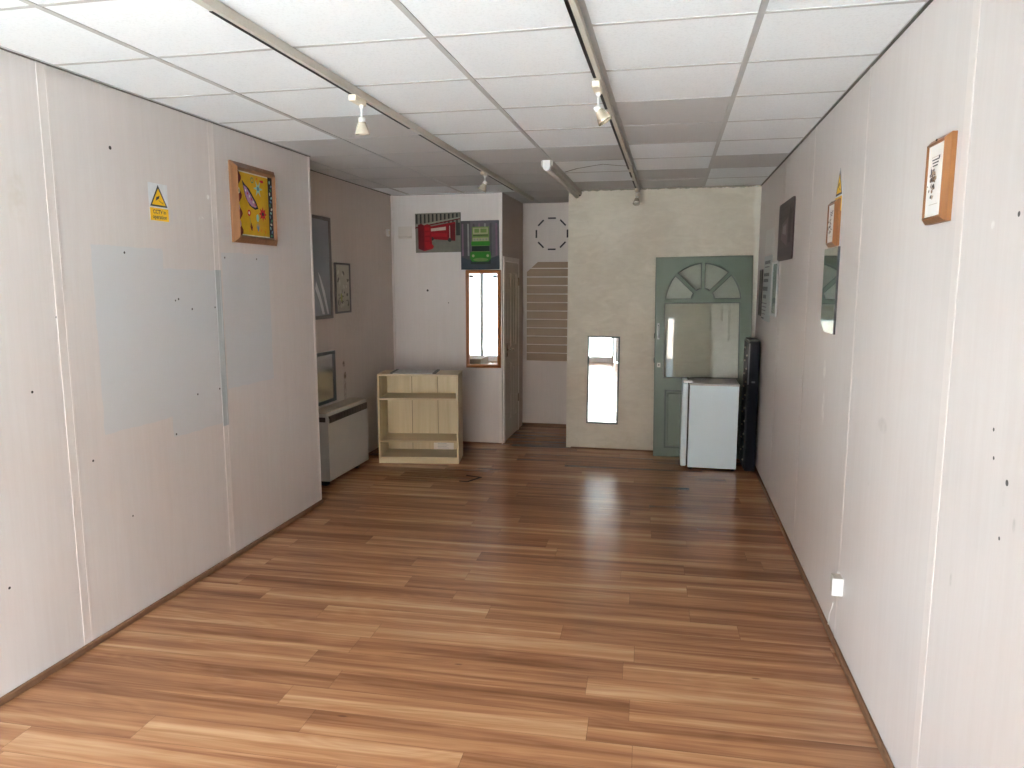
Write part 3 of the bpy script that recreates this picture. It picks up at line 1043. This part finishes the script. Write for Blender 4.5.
c = {k: ink('paint_' + k, v) for k, v in dict(maroon=(.12, .015, .02), purple=(.34, .2, .38), cyan=(.25, .50, .48), red=(.42, .02, .03), black=(.02, .02, .03), green=(.05, .2, .12), white=(.6, .6, .55), orange=(.6, .14, .02), blue=(.12, .22, .36), ochre=(.5, .3, .03)).items()}
x0, x1, z0, z1 = -w + fw, w - fw, fw, h - fw
a_.r(x0, x1, z0, z0 + .007, c['white'])
a_.r(x0, x1, z1 - .006, z1, c['white'])
pts = [(x0, z0)] + [(x0 + .045 + .018 * math.sin(i * .95), z0 + (z1 - z0) * i / 24) for i in range(25)] + [(x0, z1)]
a_.poly(pts, c['maroon'])
a_.e(x0 + .02, z0 + .27, .022, .022, c['white'])
a_.e(x0 + .02, z0 + .27, .015, .015, c['green'])
a_.e(x0 + .015, z0 + .17, .02, .024, c['purple'])
a_.e(x0 + .018, z0 + .07, .022, .026, c['purple'])
a_.poly([(-.135, .385), (-.12, .33), (-.10, .28), (-.06, .235), (.0, .215), (.04, .225), (.02, .26), (-.02, .30), (-.06, .34), (-.10, .36)], c['black'])
a_.poly([(-.122, .355), (-.105, .30), (-.08, .262), (-.04, .235), (.005, .228), (.02, .235), (.0, .262), (-.04, .30), (-.09, .345)], c['purple'])
for i in range(6):
    a_.e(-.10 + .02 * i, .325 - .016 * i, .006, .008, c['red' if i % 2 else 'white'], 8)
a_.star(.04, .35, .018, .055, 6, c['cyan'])
a_.e(.04, .35, .014, .014, c['blue'])
a_.star(.085, .195, .025, .048, 8, c['red'])
a_.e(.085, .195, .012, .012, c['black'])
a_.e(-.075, .19, .018, .020, c['red'])
a_.e(-.075, .19, .008, .009, c['white'])
a_.line((-.072, .17), (-.06, .10), .004, c['green'])
a_.e(.02, .165, .015, .024, c['cyan'])
a_.line((.02, .14), (.02, .09), .004, c['green'])
for q in (-.06, .015):
    a_.poly([(q, .085), (q - .022, .13), (q - .006, .105), (q + .002, .135), (q + .012, .105), (q + .026, .13), (q + .01, .08)], c['blue' if q > 0 else 'maroon'])
a_.e(-.03, .395, .018, .018, c['green'])
a_.e(-.03, .395, .012, .012, c['ochre'])
a_.poly([(.055, .405), (.095, .41), (.105, .395), (.08, .39), (.06, .395)], c['red'])
a_.poly([(.01, .41), (.03, .42), (.03, .40)], c['orange'])
for i in range(5):
    a_.e(-.08 + .045 * i, .08 + .01 * (i % 2), .004, .012, c['orange'], 8)
a_.r(x1 - .052, x1, z0, z1, c['black'])
for i in range(15):
    a_.e(x1 - .028 + .010 * math.sin(i * 2.1), z0 + .015 + i * .0245, .012, .008, c[('green', 'blue', 'cyan', 'white')[i % 4]], 7, i)
a_.build('picture', t)

# ------------------------------------------------------------------ bus pictures on back-left wall
M_pg = {k: ink('print_' + k, v) for k, v in dict(stone=(.16, .15, .12), pave=(.13, .13, .105), dark=(.02, .022, .02), red=(.20, .004, .008), red2=(.10, .003, .006), red3=(.27, .008, .012), cream=(.42, .36, .30), pale=(.22, .22, .18)).items()}
t = thing('canvas_picture', 'canvas print of a red bus and red phone box on the wall above the bookcase', 'picture', (-2.40, YB, 2.027), (0, R(-.6), 0))
w, h = .247, .405
obj('canvas', BX(-w, w, -.018, 0, 0, h, bev=.002), M_pg['dark'], t)
a_ = Art(-.018)
g = M_pg
a_.r(-w, w, 0, h, g['stone'])
a_.poly([(-w, 0), (w, 0), (w, .20), (-w, .06)], g['pave'])
for i in range(11):
    a_.r(-w + .01 + i * .044, -w + .028 + i * .044, .30 - .0 * i, h - .01, g['dark'])
a_.poly([(-w, .27), (w, .345), (w, .36), (-w, .285)], g['pale'])
a_.poly([(-w, .25), (w * .99, .335), (w * .99, .345), (-w, .262)], g['red2'])
a_.poly([(-.10, .14), (.19, .115), (.195, .31), (-.10, .265)], g['red'])           # bus body
a_.poly([(-.08, .218), (.09, .228), (.09, .262), (-.08, .245)], g['cream'])
a_.poly([(-.08, .165), (.10, .155), (.10, .195), (-.08, .198)], g['red3'])
a_.poly([(.115, .12), (.185, .115), (.188, .29), (.12, .28)], g['red2'])
a_.r(.128, .135, .14, .27, g['cream'])
a_.r(.20, .244, .17, .30, g['dark'])
a_.e(.13, .125, .02, .02, g['dark'])
a_.e(-.06, .14, .018, .018, g['dark'])
a_.poly([(-.215, .04), (-.15, .015), (-.145, .28), (-.18, .30), (-.215, .285)], g['red2'])   # phone box side
a_.poly([(-.15, .015), (-.06, .035), (-.075, .275), (-.11, .295), (-.15, .28)], g['red'])
for i in range(4):
    a_.r(-.138, -.088, .075 + i * .05, .11 + i * .05, g['red3'])
a_.e(-.09, .06, .045, .03, g['red3'])
a_.build('print', t)
t = thing('canvas_picture', 'canvas print of a green bus, overlapping the mirror top beside the passage', 'picture', (-1.945, YB, 1.848), (0, R(-.5), 0))
w, h = .203, .498
G = {k: ink('gprint_' + k, v) for k, v in dict(bg=(.10, .09, .105), bg2=(.06, .055, .065), road=(.035, .045, .06), green=(.02, .15, .012), lime=(.13, .20, .06), pale=(.32, .32, .19), dark=(.012, .018, .016), mauve=(.16, .10, .14), grey=(.22, .21, .22)).items()}
obj('canvas', BX(-w, w, -.026, 0, 0, h, bev=.002), G['dark'], t)
a_ = Art(-.026)
a_.r(-w, w, 0, h, G['bg'])
a_.r(-w, -.10, .1, h, G['bg2'])
for i in range(7):
    a_.r(-w + .012 + i * .06, -w + .03 + i * .06, .14, h - .03, (G['mauve'], G['grey'], G['bg2'])[i % 3])
a_.poly([(-w, 0), (w, 0), (w, .14), (.1, .11), (-.12, .10), (-w, .13)], G['road'])
a_.r(-.10, .115, .055, .14, G['dark'])
a_.poly([(-.085, .13), (.105, .13), (.10, .435), (-.08, .435)], G['lime'])
a_.r(-.07, .09, .36, .425, G['pale'])
a_.r(-.07, .09, .345, .352, G['dark'])
a_.r(-.055, -.005, .375, .415, G['lime'])
a_.r(.01, .075, .375, .415, G['lime'])
a_.r(-.075, .095, .29, .325, G['pale'])
for i in range(5):
    a_.r(-.065 + i * .032, -.045 + i * .032, .295, .315, G['grey'])
a_.r(-.09, .11, .245, .285, G['green'])
a_.r(-.085, .105, .185, .24, G['dark'])
a_.poly([(-.10, .18), (.115, .18), (.12, .11), (.09, .08), (-.08, .08), (-.105, .11)], G['green'])
a_.e(.01, .10, .08, .018, G['lime'])
a_.e(-.07, .14, .014, .014, G['pale'])
a_.e(.085, .14, .014, .014, G['pale'])
a_.build('print', t)
tag(obj('yellow_tag', BX(-.014, .014, -.004, 0, 0, .05, bev=.001), M_yel, loc=(-1.742 + .012, YB - .0, 2.10)), 'small yellow tag on the wall edge beside the green bus picture', 'tag')

# mirror with honey frame, hung slightly askew
my = R(5)
t = thing('wall_mirror', 'tall mirror in an orange-brown wooden frame beside the passage door', 'mirror', (-1.912, YB - .018, .822), (0, 0, my))
w, h, fw = .185, 1.02, .036
bm = bmesh.new()
mitred(bm, w, h, fw, .030, .022)
obj('frame', bm, mat('orange_pine', (.30, .095, .022), .35, var=.1, scale=12), t)
obj('glass', BX(-w + fw - .003, w - fw + .003, -.012, .0, fw - .003, h - fw + .003), M_mirror, t)
for x in (-.125, .125):
    obj('clip', BX(x - .018, x + .018, -.026, -.01, h - .075, h - .055), M_ink, t)

# small white sensor in the corner
t = thing('motion_detector', 'small white sensor on the alcove wall near the corner', 'sensor', (XA, 7.28, 2.19), (0, 0, LW))
obj('body', BX(-.025, .025, -.03, 0, 0, .075, bev=.006), M_white, t)
obj('lens', BX(-.015, .015, -.034, -.028, .02, .055, bev=.002), M_cream_pl, t)
bm = bmesh.new()
tube(bm, [(-2.84, YB - .005, 2.19), (-2.76, YB - .02, 2.185), (-2.70, YB - .005, 2.19)], .006, 8)
bx(bm, -2.845, -2.695, YB - .006, YB, 2.17, 2.30)
tag(obj('wall_bracket', bm, mat('bracket_beige', (.55, .49, .44), .5)), 'small beige bracket plate on the back wall left of the red bus picture', 'bracket')

# ------------------------------------------------------------------ right wall items
def wood_picture(y0, y1, z0, z1, label, fw, big):
    w, h = (y1 - y0) / 2, z1 - z0
    t = thing('framed_picture', label, 'picture', (XR, (y0 + y1) / 2, z0), (0, 0, RW))
    bm = bmesh.new()
    mitred(bm, w, h, fw, .030, .027, .014)
    obj('frame', bm, M_oakframe, t)
    obj('mount', BX(-w + fw - .002, w - fw + .002, -.024, 0, fw - .002, h - fw + .002), M_paper, t)
    a_ = Art(-.024)
    k = h / .272
    br = ink('sepia', (.16, .10, .06))
    b2 = ink('sepia_light', (.40, .30, .20))
    # thin rule, caption lines, inked figure of rocks and foliage
    a_.r(-w * .42, w * .42, h * .22, h * .225, b2)
    a_.r(-w * .42, w * .42, h * .775, h * .78, b2)
    for i in range(3):
        a_.r(-w * .36 + .004 * i, w * (.34 - .06 * i), h * (.735 - .035 * i), h * (.745 - .035 * i) + .0015, M_ink)
    a_.e(w * .34, h * .76, w * .07, h * .02, M_ink, 8)
    random.seed(3 if big else 9)
    for i in range(40):
        s = random.random()
        a_.e(random.gauss(0, .17) * w * (1.3 - s), h * (.30 + .32 * s), w * random.uniform(.04, .12), h * random.uniform(.01, .03), (br, b2, M_ink)[i % 3], 7, random.uniform(0, 3))
    a_.line((0, h * .5), (-w * .05, h * .66), w * .03, M_ink)
    a_.build('print', t)
    bm = bmesh.new()
    lathe(bm, [(.004, 0), (.004, .003)], (0, -.026, h - fw * .45), (0, -1, 0), 8)
    obj('screw', bm, M_ink, t)
    return t
wood_picture(2.452, 2.635, 1.888, 2.148, 'larger honey wood framed sketch nearest on the right wall', .021, True)
wood_picture(3.95, 4.14, 1.889, 2.12, 'smaller honey wood framed picture below the camera sign on the right wall', .022, False)

# frameless mirror below small frame
t = thing('frameless_mirror', 'narrow frameless mirror with a cut corner under the small frame on the right wall', 'mirror', (XR, 4.095, 1.447), (0, 0, RW))
w, h = .172, .438
obj('glass', plate([(-w + .10, .0), (w, .0), (w, h), (-w, h), (-w, .05)], [], .006), mat('mirror_greenish', (.60, .70, .68), .02, 1.0, var=0), t)
obj('edge', BX(w - .001, w + .006, -.010, 0, 0, h), M_ink, t, label='black right-hand edge')

# dark photo panel
t = thing('photo_panel', 'dark purplish photo panel with rounded corners on the right wall', 'picture', (XR, 5.72, 1.872), (0, 0, RW))
w, h, r = .35, .425, .03
ol = []
for cx_, cz_, a0 in ((w - r, r, -PI / 2), (w - r, h - r, 0), (-w + r, h - r, PI / 2), (-w + r, r, PI)):
    ol += [(cx_ + r * math.cos(a0 + PI / 2 * i / 5), cz_ + r * math.sin(a0 + PI / 2 * i / 5)) for i in range(6)]
obj('panel', plate(ol, [], .01), ink('photo_plum', (.075, .052, .058), .25), t)
a_ = Art(-.010)
q = [ink('photo_%d' % i, v, .25) for i, v in enumerate(((.02, .018, .02), (.30, .27, .28), (.15, .11, .12), (.05, .04, .045)))]
a_.r(-w + .02, w - .02, h - .05, h - .04, q[3])
a_.r(-w + .02, w - .02, h - .11, h - .10, q[3])
a_.poly([(-.2, .16), (.1, .10), (.12, .30), (-.15, .27)], q[2])
a_.poly([(-.12, .20), (.04, .18), (.05, .26), (-.10, .25)], q[1])
a_.poly([(.15, .12), (.26, .12), (.28, .34), (.2, .38), (.16, .30)], q[0])
a_.r(-w + .03, w - .04, .03, .09, q[3])
a_.build('print', t)

# notices near the corner
tag(obj('clear_sheet', BX(-.28, .28, -.0015, 0, 0, .205), mat('clear_sheet', (.66, .64, .61), .5, var=.02), loc=(XR, 6.64, 1.958), rotz=RW), 'blank pale plastic sheet above the printed notice on the right wall', 'sheet')
t = thing('notice_sign', 'pale notice with rows of dark print on the right wall near the corner', 'notice', (XR, 6.67, 1.38), (0, 0, RW))
obj('sheet', BX(-.255, .255, -.003, 0, 0, .56), mat('notice_paper', (.50, .54, .54), .6, var=.03), t)
a_ = Art(-.003)
dkp = ink('notice_print', (.09, .10, .11))
for z, hh, ww in ((.49, .035, .20), (.46, .012, .16), (.385, .035, .20), (.335, .035, .19), (.26, .045, .19), (.195, .04, .12), (.15, .010, .18), (.12, .010, .18), (.09, .010, .16), (.06, .01, .17), (.02, .018, .12)):
    n = int(ww * 2 / .035)
    for i in range(n):
        a_.r(-ww + i * .035, -ww + .027 + i * .035, z, z + hh * .8, dkp)
a_.build('print', t)
t, w, h = framed('framed_glass', 'small white-framed mirror next to the printed notice on the right wall', 'mirror', 'right', 6.0, 6.35, 1.442, 1.88, .022, .014, mat('pale_frame', (.55, .56, .55), .4), mat('grey_green_mirror', (.50, .56, .55), .08, .9, var=.02), gl='glass')
t, w, h = framed('framed_photo', 'dark framed photograph on the right wall, in the corner beside the green door', 'picture', 'right', 6.99, 7.16, 1.41, 1.83, .012, .012, M_gframe, ink('photo_sepia', (.16, .13, .115)), gl='photo')

# plug socket box low on the right wall
t = thing('socket_box', 'small white surface-mounted box low on the right wall, on a panel seam', 'socket box', (XR, 3.47, .275), (0, 0, RW))
obj('back_box', BX(-.03, .035, -.042, 0, .002, .082, bev=.002), mat('box_beige', (.50, .46, .40), .5), t)
obj('cover', BX(.034, .040, -.048, 0, 0, .082, bev=.001), M_white, t)
obj('screw_cap', BX(-.05, -.03, -.012, 0, .06, .085, bev=.003), M_white, t)
# damaged wall strip under it
tag(obj('loose_cable', (lambda b: (tube(b, [(XR - .004, 3.66, .03), (XR - .006, 3.64, .09), (XR - .006, 3.60, .14), (XR - .005, 3.58, .18)], .0028, 8), b)[1])(bmesh.new()), M_white), 'short white cable on the right wall between skirting and socket', 'cable')

# floor mark: metal trim piece lying on floor
bm = bmesh.new()
def bar(bm, a, b, w, z=.003):
    a = Vector(a)
    b = Vector(b)
    d = (b - a).normalized()
    p = Vector((-d.y, d.x)) * w / 2
    lo = [bm.verts.new((v.x, v.y, .0)) for v in (a + p, b + p, b - p, a - p)]
    hi = [bm.verts.new((v.x, v.y, z)) for v in (a + p, b + p, b - p, a - p)]
    bm.faces.new(hi)
    bm.faces.new(lo[::-1])
    for i in range(4):
        bm.faces.new((lo[i], lo[(i + 1) % 4], hi[(i + 1) % 4], hi[i]))
bar(bm, (-.14, .03), (.01, .0), .022)
bar(bm, (-.15, -.16), (-.075, -.165), .02)
bar(bm, (.0, .0), (-.075, -.165), .022)
tag(obj('floor_bracket', bm, mat('matt_black', (.006, .005, .005), .95, spec=0), loc=(-1.60, 6.07, 0)), 'flat dark angular strip lying on the floor in front of the bookcase', 'floor strip')

# ------------------------------------------------------------------ light
wd = bpy.data.worlds.new('sky')
scn.world = wd
wd.use_nodes = True
bg = wd.node_tree.nodes['Background']
bg.inputs[0].default_value = (.80, .94, 1.05, 1)
bg.inputs[1].default_value = 30.0
su = bpy.data.lights.new('sun', 'SUN')
su.energy = 95
su.angle = R(1)
su.color = (.94, 1.0, .97)
so = bpy.data.objects.new('sun', su)
COL.objects.link(so)
so.rotation_euler = (R(-15), R(6), 0)      # from behind the shop, over its roof, onto the street
ar = bpy.data.lights.new('window_portal', 'AREA')
ar.shape = 'RECTANGLE'
ar.size = XR - XL
ar.size_y = 2.45
ar.cycles.is_portal = True
ao = bpy.data.objects.new('window_portal', ar)
COL.objects.link(ao)
ao.location = ((XL + XR) / 2, YF + .01, 1.22)
ao.rotation_euler = (R(90), 0, 0)

# ------------------------------------------------------------------ camera
cam = bpy.data.cameras.new('camera')
cam.sensor_width = 36
cam.lens = 727.06 / 1024 * 36
cam.clip_start = .05
co = bpy.data.objects.new('camera', cam)
COL.objects.link(co)
co.location = (0, 0, 1.7)
co.rotation_euler = (R(90 - 7.846), R(-.017), R(12.238))
scn.camera = co

scn.view_settings.view_transform = 'Standard'
scn.view_settings.look = 'None'
scn.view_settings.gamma = 1
scn.view_settings.use_curve_mapping = False
scn.view_settings.exposure = 0.94
scn.cycles.use_denoising = True
scn.cycles.max_bounces = 12
scn.cycles.diffuse_bounces = 8
scn.cycles.glossy_bounces = 6
scn.cycles.transparent_max_bounces = 12
scn.cycles.caustics_reflective = False
scn.cycles.sample_clamp_indirect = 12
